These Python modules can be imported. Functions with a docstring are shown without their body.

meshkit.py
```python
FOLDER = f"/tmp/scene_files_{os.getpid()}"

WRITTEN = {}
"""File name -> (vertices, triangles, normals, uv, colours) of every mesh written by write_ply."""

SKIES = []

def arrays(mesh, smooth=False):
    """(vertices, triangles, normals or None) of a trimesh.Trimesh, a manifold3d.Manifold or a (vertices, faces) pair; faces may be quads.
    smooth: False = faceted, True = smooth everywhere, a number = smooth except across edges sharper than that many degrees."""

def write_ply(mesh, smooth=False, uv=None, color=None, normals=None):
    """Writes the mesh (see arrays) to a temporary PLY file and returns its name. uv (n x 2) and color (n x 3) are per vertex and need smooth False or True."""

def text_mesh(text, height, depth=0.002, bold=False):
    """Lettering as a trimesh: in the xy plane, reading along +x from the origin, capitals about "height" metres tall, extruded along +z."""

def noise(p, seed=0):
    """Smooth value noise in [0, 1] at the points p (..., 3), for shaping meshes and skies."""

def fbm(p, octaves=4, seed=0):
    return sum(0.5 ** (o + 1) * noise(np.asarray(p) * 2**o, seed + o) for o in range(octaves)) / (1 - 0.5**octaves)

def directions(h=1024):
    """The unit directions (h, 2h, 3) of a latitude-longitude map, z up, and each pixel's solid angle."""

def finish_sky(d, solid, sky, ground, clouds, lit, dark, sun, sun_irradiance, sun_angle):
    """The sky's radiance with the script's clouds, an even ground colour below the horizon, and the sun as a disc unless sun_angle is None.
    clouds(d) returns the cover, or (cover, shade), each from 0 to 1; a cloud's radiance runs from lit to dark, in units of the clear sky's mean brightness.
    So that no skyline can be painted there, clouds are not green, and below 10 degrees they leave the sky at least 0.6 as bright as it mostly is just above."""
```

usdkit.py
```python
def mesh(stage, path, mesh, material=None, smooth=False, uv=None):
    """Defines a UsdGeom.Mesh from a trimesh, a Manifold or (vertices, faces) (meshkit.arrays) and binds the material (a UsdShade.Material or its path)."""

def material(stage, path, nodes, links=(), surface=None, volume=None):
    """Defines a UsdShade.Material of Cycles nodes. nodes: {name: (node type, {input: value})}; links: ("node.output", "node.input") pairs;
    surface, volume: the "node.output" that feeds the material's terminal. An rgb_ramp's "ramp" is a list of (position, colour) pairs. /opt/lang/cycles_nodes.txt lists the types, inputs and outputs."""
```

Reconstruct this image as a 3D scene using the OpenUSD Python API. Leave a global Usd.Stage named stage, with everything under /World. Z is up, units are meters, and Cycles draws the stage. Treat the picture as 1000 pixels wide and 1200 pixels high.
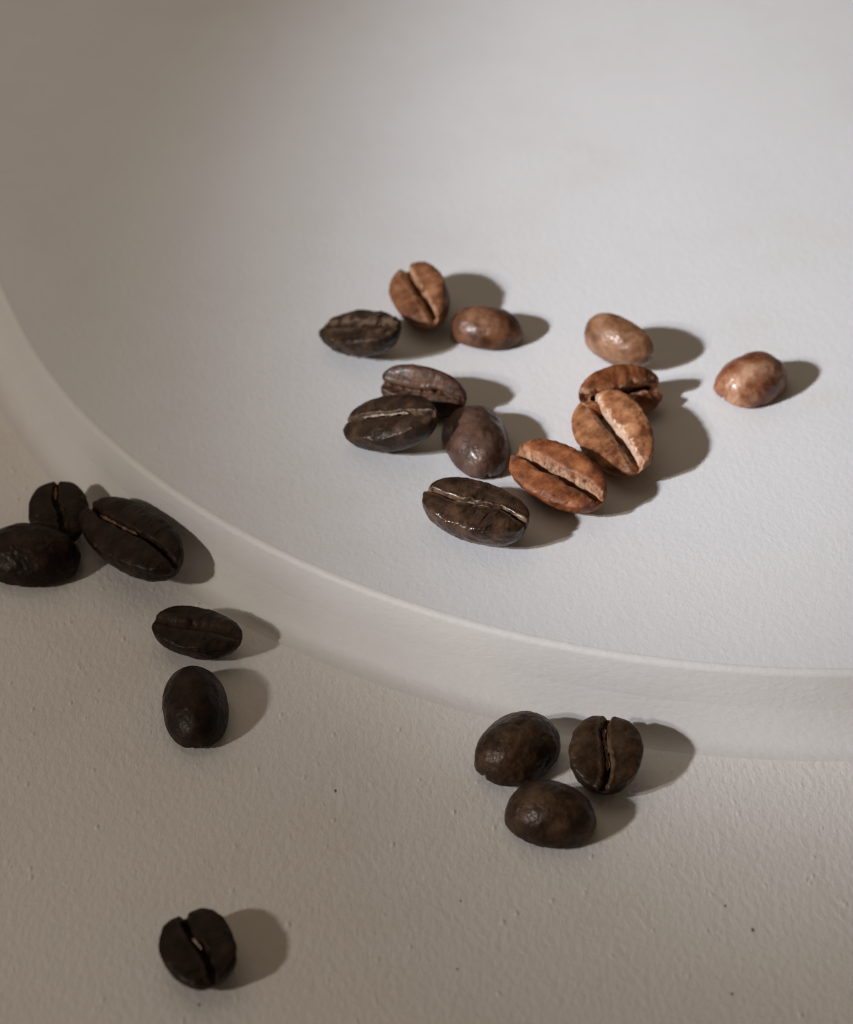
import math, numpy as np, trimesh, usdkit, meshkit
from pxr import Usd, UsdGeom, UsdLux, UsdShade, Gf, Sdf, Vt

# ------------------------------------------------------------------ stage, camera, lights
MM = 0.001
stage = Usd.Stage.CreateInMemory()
UsdGeom.SetStageUpAxis(stage, 'Z'); UsdGeom.SetStageMetersPerUnit(stage, 1.0)
UsdGeom.Xform.Define(stage, '/World'); UsdGeom.Scope.Define(stage, '/World/Looks')
TOP = 8.5                      # height of the slab's top above the table, mm
ELEV = math.radians(40.0); DIST = 262.0; FPX = 2800.0
CAM = np.array([0, -DIST * math.cos(ELEV), TOP + DIST * math.sin(ELEV)])   # mm


def look_matrix(pos, fwd, up=(0, 0, 1)):
    """Row-vector matrix of an object at pos whose -z axis is fwd."""
    f = np.array(fwd, float); f /= np.linalg.norm(f)
    r = np.cross(f, up); r /= np.linalg.norm(r); u = np.cross(r, f)
    return Gf.Matrix4d(*map(float, [*r, 0, *u, 0, *(-f), 0, *pos, 1]))


cam = UsdGeom.Camera.Define(stage, '/World/camera')
cam.AddTransformOp().Set(look_matrix(CAM * MM, (0, math.cos(ELEV), -math.sin(ELEV))))
cam.CreateHorizontalApertureAttr(36.0); cam.CreateVerticalApertureAttr(43.2)
cam.CreateFocalLengthAttr(36.0 * FPX / 1000.0)
cam.CreateClippingRangeAttr(Gf.Vec2f(0.01, 50.0))
cam.CreateFStopAttr(34.0); cam.CreateFocusDistanceAttr(0.25)
cam.CreateExposureAttr(0.0)

AZ, EL = math.radians(33.0), math.radians(28.8)          # the way the window light travels, and its height
TRAVEL = np.array([math.cos(AZ) * math.cos(EL), math.sin(AZ) * math.cos(EL), -math.sin(EL)])

dome = UsdLux.DomeLight.Define(stage, '/World/room_light')
usdkit.material(stage, '/World/Looks/room_glow', {'b': ('background_shader', {'color': (1.0, 0.785, 0.575), 'strength': 0.085})}, surface='b.background')
UsdShade.MaterialBindingAPI.Apply(dome.GetPrim()).Bind(UsdShade.Material.Get(stage, '/World/Looks/room_glow'))


def lamp(name, pos, travel, radius, power, color, cone=None, soft=0.0, spread=(1, 1), turn=0.0):
    """A round lamp; with a cone it is a spot whose pool of light is spread by two factors and turned about its axis."""
    s = UsdLux.SphereLight.Define(stage, '/World/' + name)
    f = np.array(travel); r = np.cross(f, (0, 0, 1)); r /= np.linalg.norm(r); u = np.cross(r, f)
    x = (r * math.cos(turn) + u * math.sin(turn)) * spread[0]; y = (u * math.cos(turn) - r * math.sin(turn)) * spread[1]
    s.AddTransformOp().Set(Gf.Matrix4d(*map(float, [*x, 0, *y, 0, *(-f), 0, *(np.array(pos) * MM), 1])))
    s.CreateRadiusAttr(radius * MM); s.CreateIntensityAttr(power); s.CreateNormalizeAttr(True)
    s.CreateColorAttr(Gf.Vec3f(*color))
    if cone:
        sh = UsdLux.ShapingAPI.Apply(s.GetPrim())
        sh.CreateShapingConeAngleAttr(cone); sh.CreateShapingConeSoftnessAttr(soft)


E1 = np.cross(TRAVEL, (0, 0, 1)); E1 /= np.linalg.norm(E1); E2 = np.cross(E1, TRAVEL)
AIM = E1 * -41.0 + E2 * 36.9 + np.array([0, 0, TOP]) + TRAVEL * 60
lamp('key_lamp', AIM - TRAVEL * 700, TRAVEL, 15, 8.6, (0.825, 0.865, 0.967), 20.0, 0.96, (146.0 / 254.8, 42.4 / 254.8), -0.314)
lamp('side_lamp', np.array([0, 0, TOP]) - TRAVEL * 800, TRAVEL, 22, 2.5, (1.0, 0.93, 0.87))
soft = UsdLux.RectLight.Define(stage, '/World/overhead_fill')  # unseen soft panel added overhead to fill the shade
soft.AddTransformOp().Set(look_matrix(np.array([-150, 260, 420]) * MM, np.array([150, -210, -420.0])))
soft.CreateWidthAttr(0.5); soft.CreateHeightAttr(0.5); soft.CreateNormalizeAttr(True)
soft.CreateIntensityAttr(0.09); soft.CreateColorAttr(Gf.Vec3f(1.0, 0.80, 0.61))

# ------------------------------------------------------------------ helpers
def tag(p, label=None, cat=None, group=None, kind=None):
    p = p.GetPrim() if hasattr(p, 'GetPrim') else p
    for k, v in (('label', label), ('category', cat), ('group', group), ('kind', kind)):
        if v: p.SetCustomDataByKey(k, v)


used = {}
def numbered(path):
    n = used.get(path, 0); used[path] = n + 1
    return path if n == 0 else f'{path}_{n:03d}'


def obj(name, mesh, mat, parent='/World', smooth=True):
    return usdkit.mesh(stage, numbered(f'{parent}/{name}'), mesh, mat, smooth)


def smoothstep(a, b, x):
    t = np.clip((x - a) / (b - a), 0, 1)
    return t * t * (3 - 2 * t)
# ------------------------------------------------------------------ materials of the setting
def plaster(path, grain, strength, col, pits=0.6, streak=(1, 1, 1)):
    """White paint with a fine stipple and scattered small pits."""
    return usdkit.material(stage, path, {
        'g': ('geometry', {}),
        'm': ('mapping', {'mapping_type': 'point', 'scale': streak}),
        'n1': ('noise_texture', {'scale': grain, 'detail': 2.5, 'roughness': 0.5, 'distortion': 0.2}),
        'n2': ('noise_texture', {'scale': grain * 0.22, 'detail': 3.0, 'roughness': 0.6}),
        'n3': ('noise_texture', {'scale': 38.0, 'detail': 5.0, 'roughness': 0.65}),
        'v': ('voronoi_texture', {'scale': grain * 0.5, 'randomness': 1.0}),
        'vp': ('map_range', {'from_min': 0.04, 'from_max': 0.24, 'to_min': 0.0, 'to_max': 1.0, 'clamp': True}),
        'gate': ('map_range', {'from_min': 0.52, 'from_max': 0.62, 'to_min': 0.0, 'to_max': -pits, 'clamp': True}),
        'pit': ('math', {'math_type': 'multiply_add'}),
        'inv': ('math', {'math_type': 'subtract', 'value2': 1.0}),
        'h': ('math', {'math_type': 'multiply_add', 'value2': 0.5}),
        'bump': ('bump', {'strength': strength, 'distance': 0.0002}),
        'r': ('rgb_ramp', {'ramp': [(0.28, tuple(c * k for c, k in zip(col, (0.95, 0.935, 0.91)))), (0.5, col), (0.74, tuple(min(1, c * 1.03) for c in col))]}),
        'p': ('principled_bsdf', {'roughness': 0.55, 'specular_ior_level': 0.3}),
    }, [('g.position', 'm.vector'), ('m.vector', 'n1.vector'), ('m.vector', 'n2.vector'), ('g.position', 'n3.vector'),
        ('m.vector', 'v.vector'), ('v.distance', 'vp.value'), ('n2.fac', 'gate.value'),
        ('vp.result', 'inv.value1'), ('inv.value', 'pit.value1'), ('gate.result', 'pit.value2'), ('h.value', 'pit.value3'),
        ('n2.fac', 'h.value1'), ('n1.fac', 'h.value3'), ('pit.value', 'bump.height'), ('n3.fac', 'r.fac'),
        ('r.color', 'p.base_color'), ('bump.normal', 'p.normal')], surface='p.BSDF')


M_TABLE = plaster('/World/Looks/rough_white_paint', 1600.0, 0.48, (0.72, 0.685, 0.64), 0.9, (1.0, 0.6, 1.0))
M_TOPF = plaster('/World/Looks/fine_white_paint', 1700.0, 0.2, (0.74, 0.73, 0.715), 0.4, (1.0, 0.75, 1.0))
M_WALL = plaster('/World/Looks/dimmed_white_edge', 1500.0, 0.3, (0.645, 0.615, 0.575), 0.3, (0.7, 0.7, 1.3))  # edge colour greyed to tone down the light it catches

# ------------------------------------------------------------------ the table and the slab
g = trimesh.creation.box((0.9, 0.9, 0.02)); g.apply_translation((0.05, 0.1, -0.01))
t = obj('table_top', g, M_TABLE, smooth=False)
tag(t, 'rough white painted table top under the dark beans', kind='structure')

CC, RR = np.array([42.0, 74.2]), 99.7                    # centre and radius of the slab's rounded corner
n1 = np.array([-0.925, -0.380]); n2 = np.array([0.09, -0.996]); n1 /= np.linalg.norm(n1); n2 /= np.linalg.norm(n2)
tl = np.array([n1[1], -n1[0]]); tr = np.array([-n2[1], n2[0]])
verts = [CC, CC + tr * 150, CC + tr * 150 + tl * 150, CC + tl * 150]
def outline(seg=150):
    """Centres and outward normals round the slab: every corner turned with the radius RR."""
    cs, ns = [], []
    for i in range(4):
        a, b, c = verts[i - 1], verts[i], verts[(i + 1) % 4]
        e1, e2 = b - a, c - b
        a1 = math.atan2(-e1[0], e1[1]); a2 = math.atan2(-e2[0], e2[1])
        while a2 < a1: a2 += 2 * math.pi
        for k in np.linspace(a1, a2, seg):
            cs.append(b); ns.append((math.cos(k), math.sin(k)))
    return np.array(cs), np.array(ns)


cs, ns = outline()
LIP = 0.8
prof = [(-LIP + LIP * math.sin(k), TOP - LIP + LIP * math.cos(k)) for k in np.linspace(0, math.pi / 2 - 0.12, 11)]
x0, z0 = prof[-1]
x1, z1 = x0 + 0.6, 4.0
prof += [(x0 + (x1 - x0) * k, z0 + (z1 - z0) * k) for k in (0.33, 0.66)]
prof += [(x1 + 4.8 * k, z1 * (1 - k) ** 4.2 - 0.02 * k) for k in np.linspace(0, 1, 34) ** 1.4]
prof += [(prof[-1][0] + 0.2, -0.3)]
N = len(ns)
rings = [np.c_[cs + ns * (RR + d), np.full(N, z)] for d, z in prof]
V = np.vstack(rings); F = []
for j in range(len(prof) - 1):
    for i in range(N):
        k = (i + 1) % N
        F += [(j * N + i, (j + 1) * N + i, (j + 1) * N + k), (j * N + i, (j + 1) * N + k, j * N + k)]
slab = UsdGeom.Xform.Define(stage, '/World/display_slab')
tag(slab, 'thick white slab with a large rounded corner and softened edge, under the brown beans', 'slab')
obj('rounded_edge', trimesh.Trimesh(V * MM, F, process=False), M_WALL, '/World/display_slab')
mid = rings[0].mean(0)
V = np.vstack([rings[0], [mid]]); F = [(i, (i + 1) % N, N) for i in range(N)]
obj('top_face', trimesh.Trimesh(V * MM, F, process=False), M_TOPF, '/World/display_slab', smooth=False)

def crumb(px, py, size, seed, where):
    """A tiny dark crumb lying on the table."""
    c = trimesh.creation.icosphere(2, size * 0.75)
    c.vertices *= (1 + 0.5 * (meshkit.noise(c.vertices / size * 1.7 + seed, seed)[:, None] - 0.5)) * [1.0, 1.8, 0.5]
    c.apply_translation([px, py, size * 0.22]); c.apply_scale(MM)
    o = obj('coffee_crumb', c, M_CRUMB)
    tag(o, 'tiny dark crumb on the bare table, ' + where, 'crumb', 'crumbs on the table')


M_CRUMB = usdkit.material(stage, '/World/Looks/crumb_brown', {'p': ('principled_bsdf', {'base_color': (0.17, 0.13, 0.10), 'roughness': 0.7})}, surface='p.BSDF')
CRUMBS = [(-9.23, -33.77, 0.14, 'left of the cluster of three'),
          (31.07, -51.87, 0.17, 'the blackest one, right of centre at the bottom'),
          (28.37, -59.52, 0.13, 'nearest the bottom right corner'),
          (28.75, -48.91, 0.12, 'just above the blackest crumb at the right'),
          (3.29, -48.27, 0.1, 'below the cluster of three beans'),
          (2.88, -56.61, 0.1, 'lowest one in the middle of the bottom edge'),
          (-21.06, -60.81, 0.12, 'before the pale-flaked bean')]
for i, (px, py, size, where) in enumerate(CRUMBS):
    crumb(px, py, size, i, where)

#BEANS
# ------------------------------------------------------------------ coffee beans
SPH = {}
def sphere(sub):
    if sub not in SPH:
        s = trimesh.creation.icosphere(sub); SPH[sub] = np.array(s.vertices), np.array(s.faces)
    return SPH[sub]


def soft_fbm(p, octaves, seed):
    """Noise without the grid of a single value noise: three turned copies averaged."""
    p = np.asarray(p); total = 0
    for k in range(3):
        q = rot(37.0 + 71 * k, 29.0 + 53 * k, 17.0 + 47 * k)
        total = total + meshkit.fbm(p @ q + 13.7 * k, octaves, seed + 100 * k)
    return 0.5 + (total / 3 - 0.5) * 1.6


def groove_y(ux, b, bend):
    return b * bend * np.sin(math.pi * 0.95 * ux)


def bean_points(u, a, b, th, taper, seed, gw=0.085, gd=0.5, bend=0.1, rough=1.0, flat=0.22, pale=0):
    """Bean in mm: long axis x, flat creased face towards +z. Returns points and how far each lies on the crease's lips."""
    side = np.hypot(u[:, 1], u[:, 2])
    full = (np.abs(u[:, 0]) ** 2.2 + side ** 2.2) ** (-1 / 2.2)       # blunter ends than an egg's
    ux, uy, uz = np.clip(u[:, 0] * full, -1, 1), u[:, 1] * full, u[:, 2] * full
    T = th * 2 * b
    wid = b * (1 - taper * ux) * (1 + 0.06 * (meshkit.noise(u * 1.3 + seed, seed) - 0.5))
    x = a * ux * (1 + 0.10 * (meshkit.noise(u * 1.1 + 7 + seed, seed + 3) - 0.5))
    # squarish plan, domed back, gently domed face
    y = wid * uy
    z = np.where(uz > 0, flat * T * np.abs(uz) ** 0.75, (1 - flat) * T * -np.abs(uz) ** 0.92)
    p = np.c_[x, y, z]
    s = groove_y(ux, b, bend) + 0.10 * b * (meshkit.fbm(np.c_[ux * 4, ux * 0, ux * 0] + seed * 1.7, 3, seed) - 0.5)
    along = np.c_[ux * 5, ux * 0, ux * 0] + seed * 2.3
    d = (y - s) / (gw * b * (0.6 + 0.8 * meshkit.fbm(along, 3, seed + 2)))
    wf = smoothstep(-0.30, 0.18, uz)
    g = 1 / (1 + np.abs(d) ** 3.0)
    lip = np.exp(-((np.abs(d) - 1.9) / 1.1) ** 2)
    wide = np.exp(-(d / 5.0) ** 2)
    endw = 1 - 0.55 * np.abs(ux) ** 3
    p[:, 2] += wf * b * (-gd * g * endw * (0.55 + 0.9 * meshkit.fbm(along * 1.3 + 9, 3, seed + 6)) + 0.045 * lip - 0.10 * wide)
    p[:, 0] *= 1 - 0.22 * gd * g * wf * np.abs(ux) ** 6
    # wrinkles across the face, small dents all round
    r = p / np.linalg.norm(p, axis=1, keepdims=True)
    big = soft_fbm(u * 2.2 + seed * 3.1, 3, seed + 11) - 0.5
    fine = soft_fbm(p * 1.5 + seed, 4, seed + 5) - 0.5
    wr = meshkit.fbm(np.c_[p[:, 0] * 1.5, p[:, 1] * 0.55, p[:, 2] * 0.5] + 40 + seed, 3, seed + 17) - 0.5
    p += r * (b * (0.10 * big + 0.055 * fine * rough) + b * 0.17 * rough * wr * smoothstep(0.10, 0.55, uz))[:, None]
    chaff_lit = wf * np.exp(-((np.abs(d) - 1.2) / 1.0) ** 2) * smoothstep(0.36, 0.6, meshkit.fbm(p * 1.3 + 90 + seed, 3, seed + 23))
    if pale:                                              # one lip painted paler as the crease's lit wall, with ragged chaff
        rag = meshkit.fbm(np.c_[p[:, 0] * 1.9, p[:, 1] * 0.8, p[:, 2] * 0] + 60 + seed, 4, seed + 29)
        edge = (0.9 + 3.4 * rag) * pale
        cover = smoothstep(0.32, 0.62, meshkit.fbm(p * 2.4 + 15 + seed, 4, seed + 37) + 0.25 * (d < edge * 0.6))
        chaff_lit = np.maximum(chaff_lit * 0.4, 0.85 * wf * smoothstep(0.3, 0.9, d) * (1 - smoothstep(edge * 0.75, edge * 1.25, d)) * cover * smoothstep(1.0, 0.8, np.abs(ux)))
    return p, chaff_lit


def rot(yaw, pitch, roll):
    """Degrees: roll about the long axis (0 face up), pitch lifts the +x end, yaw about the vertical."""
    y, p, r = np.radians([yaw, pitch, roll])
    Rx = np.array([[1, 0, 0], [0, math.cos(r), -math.sin(r)], [0, math.sin(r), math.cos(r)]])
    Ry = np.array([[math.cos(p), 0, -math.sin(p)], [0, 1, 0], [math.sin(p), 0, math.cos(p)]])
    Rz = np.array([[math.cos(y), -math.sin(y), 0], [math.sin(y), math.cos(y), 0], [0, 0, 1]])
    return Rz @ Ry @ Rx


def chaff_strip(a, b, th, taper, seed, gw=0.085, gd=0.5, bend=0.1, rough=1.0, flat=0.22, pale=0, reach=(-0.75, 0.75), rise=0.5):
    """A thin crumpled ribbon of silverskin lying in the crease."""
    n, m = 90, 7
    ux = np.linspace(*reach, n)
    s = groove_y(ux, b, bend) + 0.10 * b * (meshkit.fbm(np.c_[ux * 4, ux * 0, ux * 0] + seed * 1.7, 3, seed) - 0.5)
    wid = gw * b * (0.12 + 0.8 * meshkit.fbm(np.c_[ux * 9, ux * 0, ux * 0] + seed, 3, seed + 31)) * np.clip(6 * (1 - np.abs(np.linspace(-1, 1, n))), 0.05, 1)
    T = th * 2 * b
    zf = flat * T * np.clip(1 - ux ** 2, 0, 1) ** 0.375 - b * (0.10 + gd * (1 - rise) * (1 - 0.55 * np.abs(ux) ** 3))
    P = []
    for j in range(m):
        k = 2 * j / (m - 1) - 1
        q = np.c_[a * ux, s + k * wid, zf + 0.4 * np.abs(k) * wid]
        q[:, 2] += 0.10 * b * (meshkit.fbm(np.c_[q[:, 0] * 2.2, q[:, 1] * 3, q[:, 2] * 0] + seed, 3, seed + 41) - 0.5)
        P.append(q)
    P = np.array(P); top = P.reshape(-1, 3); bot = top - [0, 0, 0.06]
    V = np.vstack([top, bot]); F = []; o = m * n
    for j in range(m - 1):
        for i in range(n - 1):
            A, B, C, D = j * n + i, j * n + i + 1, (j + 1) * n + i + 1, (j + 1) * n + i
            F += [(A, B, C), (A, C, D), (A + o, C + o, B + o), (A + o, D + o, C + o)]
    for i in range(n - 1):
        for A, B in ((i + 1, i), ((m - 1) * n + i, (m - 1) * n + i + 1)):
            F += [(A, B, B + o), (A, B + o, A + o)]
    for j in range(m - 1):
        for A, B in ((j * n, (j + 1) * n), ((j + 2) * n - 1, (j + 1) * n - 1)):
            F += [(A, B, B + o), (A, B + o, A + o)]
    return V, np.array(F)


def roast(name, dark, base, light, lip, rough, coat, spec=0.5, patch=420.0):
    return usdkit.material(stage, '/World/Looks/' + name, {
        'g': ('texture_coordinate', {}),
        'n': ('noise_texture', {'scale': patch, 'detail': 5.0, 'roughness': 0.65}),
        'n2': ('noise_texture', {'scale': 1500.0, 'detail': 4.0, 'roughness': 0.7}),
        'n3': ('noise_texture', {'scale': 700.0, 'detail': 3.0, 'roughness': 0.6}),
        'r': ('rgb_ramp', {'ramp': [(0.36, dark), (0.5, base), (0.66, light)]}),
        'c': ('attribute', {'attribute': 'chaff_lit'}),
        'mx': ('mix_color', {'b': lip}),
        'rr': ('map_range', {'from_min': 0.3, 'from_max': 0.7, 'to_min': rough - 0.1, 'to_max': rough + 0.14}),
        'bump': ('bump', {'strength': 0.75, 'distance': 0.00012}),
        'p': ('principled_bsdf', {'coat_weight': coat, 'coat_roughness': 0.22, 'specular_ior_level': spec, 'specular_tint': (1.0, 0.88, 0.76), 'coat_tint': (1.0, 0.97, 0.94)}),
    }, [('g.object', 'n.vector'), ('g.object', 'n2.vector'), ('g.object', 'n3.vector'), ('n.fac', 'r.fac'), ('r.color', 'mx.a'),
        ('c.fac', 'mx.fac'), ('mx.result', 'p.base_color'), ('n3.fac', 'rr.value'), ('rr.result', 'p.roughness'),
        ('n2.fac', 'bump.height'), ('bump.normal', 'p.normal')], surface='p.BSDF')


M = {
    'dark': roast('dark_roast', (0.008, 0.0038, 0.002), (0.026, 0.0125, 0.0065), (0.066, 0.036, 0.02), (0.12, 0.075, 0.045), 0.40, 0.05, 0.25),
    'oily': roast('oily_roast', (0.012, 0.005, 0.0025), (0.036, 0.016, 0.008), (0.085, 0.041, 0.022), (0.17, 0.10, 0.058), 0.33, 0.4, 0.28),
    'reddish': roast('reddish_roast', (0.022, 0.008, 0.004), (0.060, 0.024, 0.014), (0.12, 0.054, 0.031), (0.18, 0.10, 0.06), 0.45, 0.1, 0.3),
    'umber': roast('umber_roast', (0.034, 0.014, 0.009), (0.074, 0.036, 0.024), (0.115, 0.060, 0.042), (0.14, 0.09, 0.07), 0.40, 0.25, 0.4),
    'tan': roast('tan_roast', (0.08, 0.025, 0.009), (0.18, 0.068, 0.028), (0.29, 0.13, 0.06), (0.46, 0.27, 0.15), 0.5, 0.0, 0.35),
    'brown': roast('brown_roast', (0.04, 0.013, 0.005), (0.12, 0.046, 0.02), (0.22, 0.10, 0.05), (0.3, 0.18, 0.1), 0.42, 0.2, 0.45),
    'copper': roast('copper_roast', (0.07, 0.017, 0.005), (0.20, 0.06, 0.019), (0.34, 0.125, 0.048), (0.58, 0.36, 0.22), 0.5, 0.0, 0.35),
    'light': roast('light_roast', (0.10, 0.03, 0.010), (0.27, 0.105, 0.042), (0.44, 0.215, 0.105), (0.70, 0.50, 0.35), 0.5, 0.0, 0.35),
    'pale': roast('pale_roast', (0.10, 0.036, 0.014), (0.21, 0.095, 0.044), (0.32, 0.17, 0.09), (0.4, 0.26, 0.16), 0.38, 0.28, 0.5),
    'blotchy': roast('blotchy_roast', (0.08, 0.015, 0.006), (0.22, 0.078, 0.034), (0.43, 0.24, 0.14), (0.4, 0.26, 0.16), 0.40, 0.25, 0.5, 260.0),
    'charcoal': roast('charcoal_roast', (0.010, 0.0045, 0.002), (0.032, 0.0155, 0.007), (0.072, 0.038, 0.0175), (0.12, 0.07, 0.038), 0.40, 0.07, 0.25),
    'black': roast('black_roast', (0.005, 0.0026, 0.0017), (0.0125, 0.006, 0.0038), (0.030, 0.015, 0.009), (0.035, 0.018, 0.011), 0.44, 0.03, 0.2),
}


def skin(name, col):
    return usdkit.material(stage, '/World/Looks/' + name, {
        'g': ('texture_coordinate', {}), 'n': ('noise_texture', {'scale': 1600.0, 'detail': 4.0}),
        'r': ('rgb_ramp', {'ramp': [(0.35, tuple(c * 0.45 for c in col)), (0.65, col)]}),
        'p': ('principled_bsdf', {'roughness': 0.5})},
        [('g.object', 'n.vector'), ('n.fac', 'r.fac'), ('r.color', 'p.base_color')], surface='p.BSDF')


SKIN = {'pale': skin('pale_silverskin', (0.42, 0.31, 0.22)), 'orange': skin('orange_silverskin', (0.17, 0.075, 0.028)), 'brown': skin('brown_silverskin', (0.20, 0.12, 0.07))}

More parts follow.
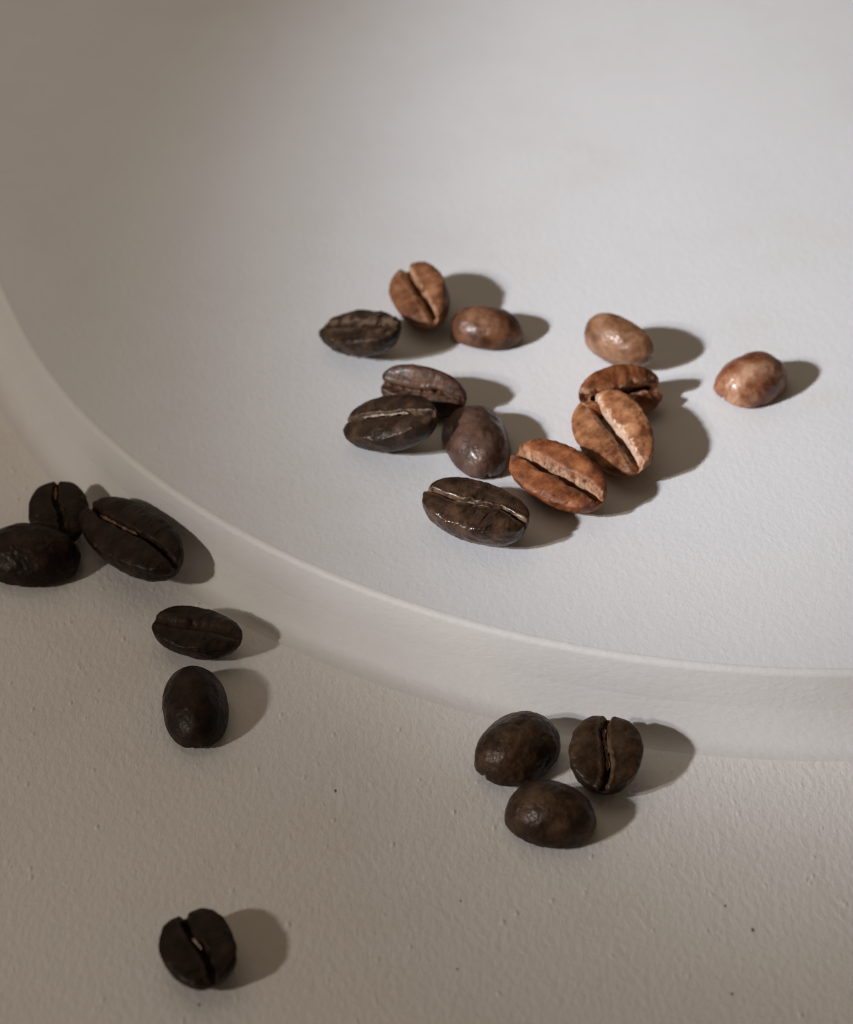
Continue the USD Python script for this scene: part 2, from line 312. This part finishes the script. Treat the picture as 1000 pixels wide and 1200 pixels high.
BEANS = [   # seed, on the slab, foot, half length and width, yaw pitch roll, roast, chaff left in the crease, label, shape
    (1, 1, (-7.917, 29.361), (5.479, 3.359), (-33.7, 18, 5), 'dark', 0,
     'dark wrinkled bean lying behind the brown creased one, leftmost on the slab',
     {'lift': 0, 'th': 0.66, 'taper': 0.04, 'gw': 0.2, 'gd': 0.14, 'rough': 2.2}),
    (2, 1, (-0.957, 37.125), (5.599, 3.429), (-72.9, 0, 25), 'tan', 0,
     'upright brown bean with a slanting crease, farthest from the viewer, touching two others',
     {'lift': 0, 'th': 0.66, 'taper': 0.04, 'gw': 0.1, 'gd': 0.65, 'bend': 0.05, 'rough': 1.0}),
    (3, 1, (7.213, 32.545), (4.329, 3.096), (-14.6, 0, 180), 'brown', 0,
     'small round-backed brown bean lying right of the upright creased bean',
     {'lift': 0, 'th': 0.66, 'taper': 0.04, 'gw': 0.05, 'gd': 0.12, 'rough': 0.7}),
    (4, 1, (-0.422, 17.996), (5.385, 2.866), (-21.3, 0, 60), 'reddish', 0,
     'dark reddish bean tilted on its side behind the bean with the pale seam',
     {'lift': 0, 'th': 0.66, 'taper': 0.04, 'gw': 0.1, 'gd': 0.5, 'rough': 1.0}),
    (5, 1, (-4.292, 11.326), (5.88, 3.547), (-22.4, 22, 12), 'dark', 1,
     'dark bean tipped up with a straight pale seam and a notched left end',
     {'lift': 0, 'th': 0.66, 'taper': 0.04, 'gw': 0.07, 'gd': 0.35, 'bend': 0.0, 'reach': (-0.55, 0.5), 'rise': 0.95, 'rough': 1.0}),
    (6, 1, (5.741, 10.352), (5.608, 3.62), (-77.4, 0, 180), 'umber', 0,
     'smooth purplish-brown bean showing only its round back with one bright glint',
     {'lift': 0, 'th': 0.66, 'taper': 0.1, 'gw': 0.05, 'gd': 0.12, 'rough': 0.6}),
    (7, 1, (5.291, -3.501), (6.29, 3.93), (-30.3, 0, 0), 'oily', 1,
     'glossy dark bean with crease up, nearest to the viewer on the slab',
     {'lift': 0, 'th': 0.58, 'taper': 0.04, 'gw': 0.055, 'gd': 0.3, 'bend': 0.14, 'rough': 1.5, 'reach': (-0.35, 0.3), 'rise': 0.8, 'skin': 'brown'}),
    (8, 1, (14.44, 2.331), (6.217, 3.622), (-43.7, 0, 18), 'copper', 0,
     'copper-brown bean with a wide open dark crease, beside the glossy dark bean',
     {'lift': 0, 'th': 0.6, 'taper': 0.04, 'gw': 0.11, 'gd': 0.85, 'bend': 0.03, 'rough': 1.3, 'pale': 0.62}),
    (9, 1, (20.861, 10.236), (7.079, 4.074), (-71.0, 0, 22), 'light', 1,
     'largest light brown bean, with a pale ragged crease facing the viewer',
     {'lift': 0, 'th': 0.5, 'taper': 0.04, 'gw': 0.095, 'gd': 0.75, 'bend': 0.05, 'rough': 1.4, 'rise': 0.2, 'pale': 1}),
    (10, 1, (22.478, 17.306), (5.104, 3.181), (20.6, -8, 44), 'copper', 0,
     'orange-brown bean lying on its side, squeezed between two light beans',
     {'lift': 0, 'th': 0.66, 'taper': 0.04, 'gw': 0.13, 'gd': 0.9, 'rough': 1.0}),
    (11, 1, (22.88, 28.044), (4.699, 2.988), (-38.5, 0, -95), 'pale', 0,
     'pale tan round-backed bean at the far end of the row of light beans',
     {'lift': 0, 'th': 0.66, 'taper': 0.04, 'rough': 0.6}),
    (12, 1, (37.818, 22.022), (4.51, 3.497), (37.2, 0, 180), 'blotchy', 0,
     'lone blotchy tan bean lying apart, rightmost on the slab',
     {'lift': 0, 'th': 0.66, 'taper': 0.04, 'gw': 0.05, 'gd': 0.12, 'rough': 0.7}),
    (13, 0, (-41.627, 6.256), (4.197, 3.321), (-83.6, -14, 0), 'black', 1,
     'nearly black upright bean with an orange speck, behind the bean cut by the left edge',
     {'lift': 0, 'th': 0.6, 'taper': 0.04, 'gw': 0.07, 'gd': 0.18, 'reach': (-0.8, -0.35), 'rise': 0.9, 'skin': 'orange', 'rough': 1.0}),
    (14, 0, (-44.187, 0.532), (5.464, 4.159), (-8.7, 0, 180), 'black', 0,
     'black round-backed bean cut off by the left edge of the picture',
     {'lift': 0, 'th': 0.6, 'taper': 0.04, 'gw': 0.05, 'gd': 0.12, 'rough': 1.0}),
    (15, 0, (-32.639, 0.218), (7.77, 3.914), (-47.2, 3, 8), 'black', 1,
     'long black bean with an orange-flecked crease and a pointed end, against the slab',
     {'lift': 0.9, 'th': 0.66, 'taper': 0.04, 'gw': 0.065, 'gd': 0.27, 'reach': (-0.65, 0.15), 'rise': 0.8, 'skin': 'orange', 'rough': 1.0}),
    (16, 0, (-24.564, -12.788), (5.081, 3.175), (-19.4, 0, 0), 'black', 0,
     'flat black bean with its wrinkled face up, lying above the round-backed black bean',
     {'lift': 0, 'th': 0.58, 'taper': 0.04, 'gw': 0.18, 'gd': 0.15, 'rough': 1.4}),
    (17, 0, (-24.097, -23.293), (5.346, 3.449), (-79.9, 0, 180), 'black', 0,
     'smooth black upright round-backed bean just below the flat wrinkled black bean',
     {'lift': 0, 'th': 0.66, 'taper': 0.04, 'gw': 0.05, 'gd': 0.12, 'rough': 0.6}),
    (18, 0, (9.353, -29.474), (4.725, 3.767), (44.4, 0, 180), 'charcoal', 0,
     'dark brown round-backed bean at the left of the cluster of three before the slab',
     {'lift': 0, 'th': 0.66, 'taper': 0.04, 'gw': 0.05, 'gd': 0.12, 'rough': 1.1}),
    (19, 0, (18.112, -31.582), (4.396, 3.685), (-97.9, -12, 0), 'charcoal', 1,
     'dark brown bean with a beaded seam facing the viewer, in the cluster of three',
     {'lift': 0, 'th': 0.58, 'taper': 0.04, 'gw': 0.075, 'gd': 0.4, 'rise': 0.6, 'skin': 'brown', 'reach': (-0.65, 0.5), 'rough': 1.0}),
    (20, 0, (12.302, -38.454), (4.509, 3.614), (-20.2, 0, 180), 'charcoal', 0,
     'dark round-backed bean at the front of the cluster of three before the slab',
     {'lift': 0, 'th': 0.66, 'taper': 0.04, 'gw': 0.05, 'gd': 0.12, 'rough': 1.0}),
    (21, 0, (-21.283, -56.174), (4.524, 3.46), (-68.3, 0, 5), 'black', 1,
     'single black bean with a pale flake in its crease, nearest the viewer',
     {'lift': 0, 'th': 0.5, 'taper': 0.04, 'gw': 0.075, 'gd': 0.33, 'reach': (-0.2, 0.15), 'rise': 0.9, 'rough': 1.0}),
]


def coffee_bean(seed, on_slab, at, half, turn, roast_name, chaff_in, label, shape):
    a, b = half
    s = dict(shape); lift = s.pop('lift'); sk = s.pop('skin', 'pale'); reach = s.pop('reach', (-0.75, 0.75)); rise = s.pop('rise', 0.5)
    u, f = sphere(6)
    p, ch = bean_points(u, a, b, seed=seed, **s)
    R = rot(*turn)
    low = (p @ R.T)[:, 2].min()
    foot = np.array([at[0], at[1], (TOP if on_slab else 0.0) + lift - 0.04])
    path = numbered('/World/coffee_bean')
    x = UsdGeom.Xform.Define(stage, path)
    m = np.eye(4); m[:3, :3] = R.T; m[3, :3] = foot * MM
    x.AddTransformOp().Set(Gf.Matrix4d(*m.ravel().tolist()))
    off = np.array([0, 0, -low]) @ R                       # stands on its lowest point
    tag(x, label, 'coffee bean', 'roasted coffee beans on the slab' if on_slab else 'dark coffee beans on the table')
    body = usdkit.mesh(stage, path + '/bean_body', ((p + off) * MM, f), M[roast_name], smooth=True)
    UsdGeom.PrimvarsAPI(body).CreatePrimvar('chaff_lit', Sdf.ValueTypeNames.FloatArray, 'vertex').Set(Vt.FloatArray.FromNumpy(ch.astype(np.float32)))
    if chaff_in:
        v, cf = chaff_strip(a, b, seed=seed, reach=reach, rise=rise, **s)
        usdkit.mesh(stage, path + '/silverskin', ((v + off) * MM, cf), SKIN[sk], smooth=True)


for row in BEANS:
    coffee_bean(*row)
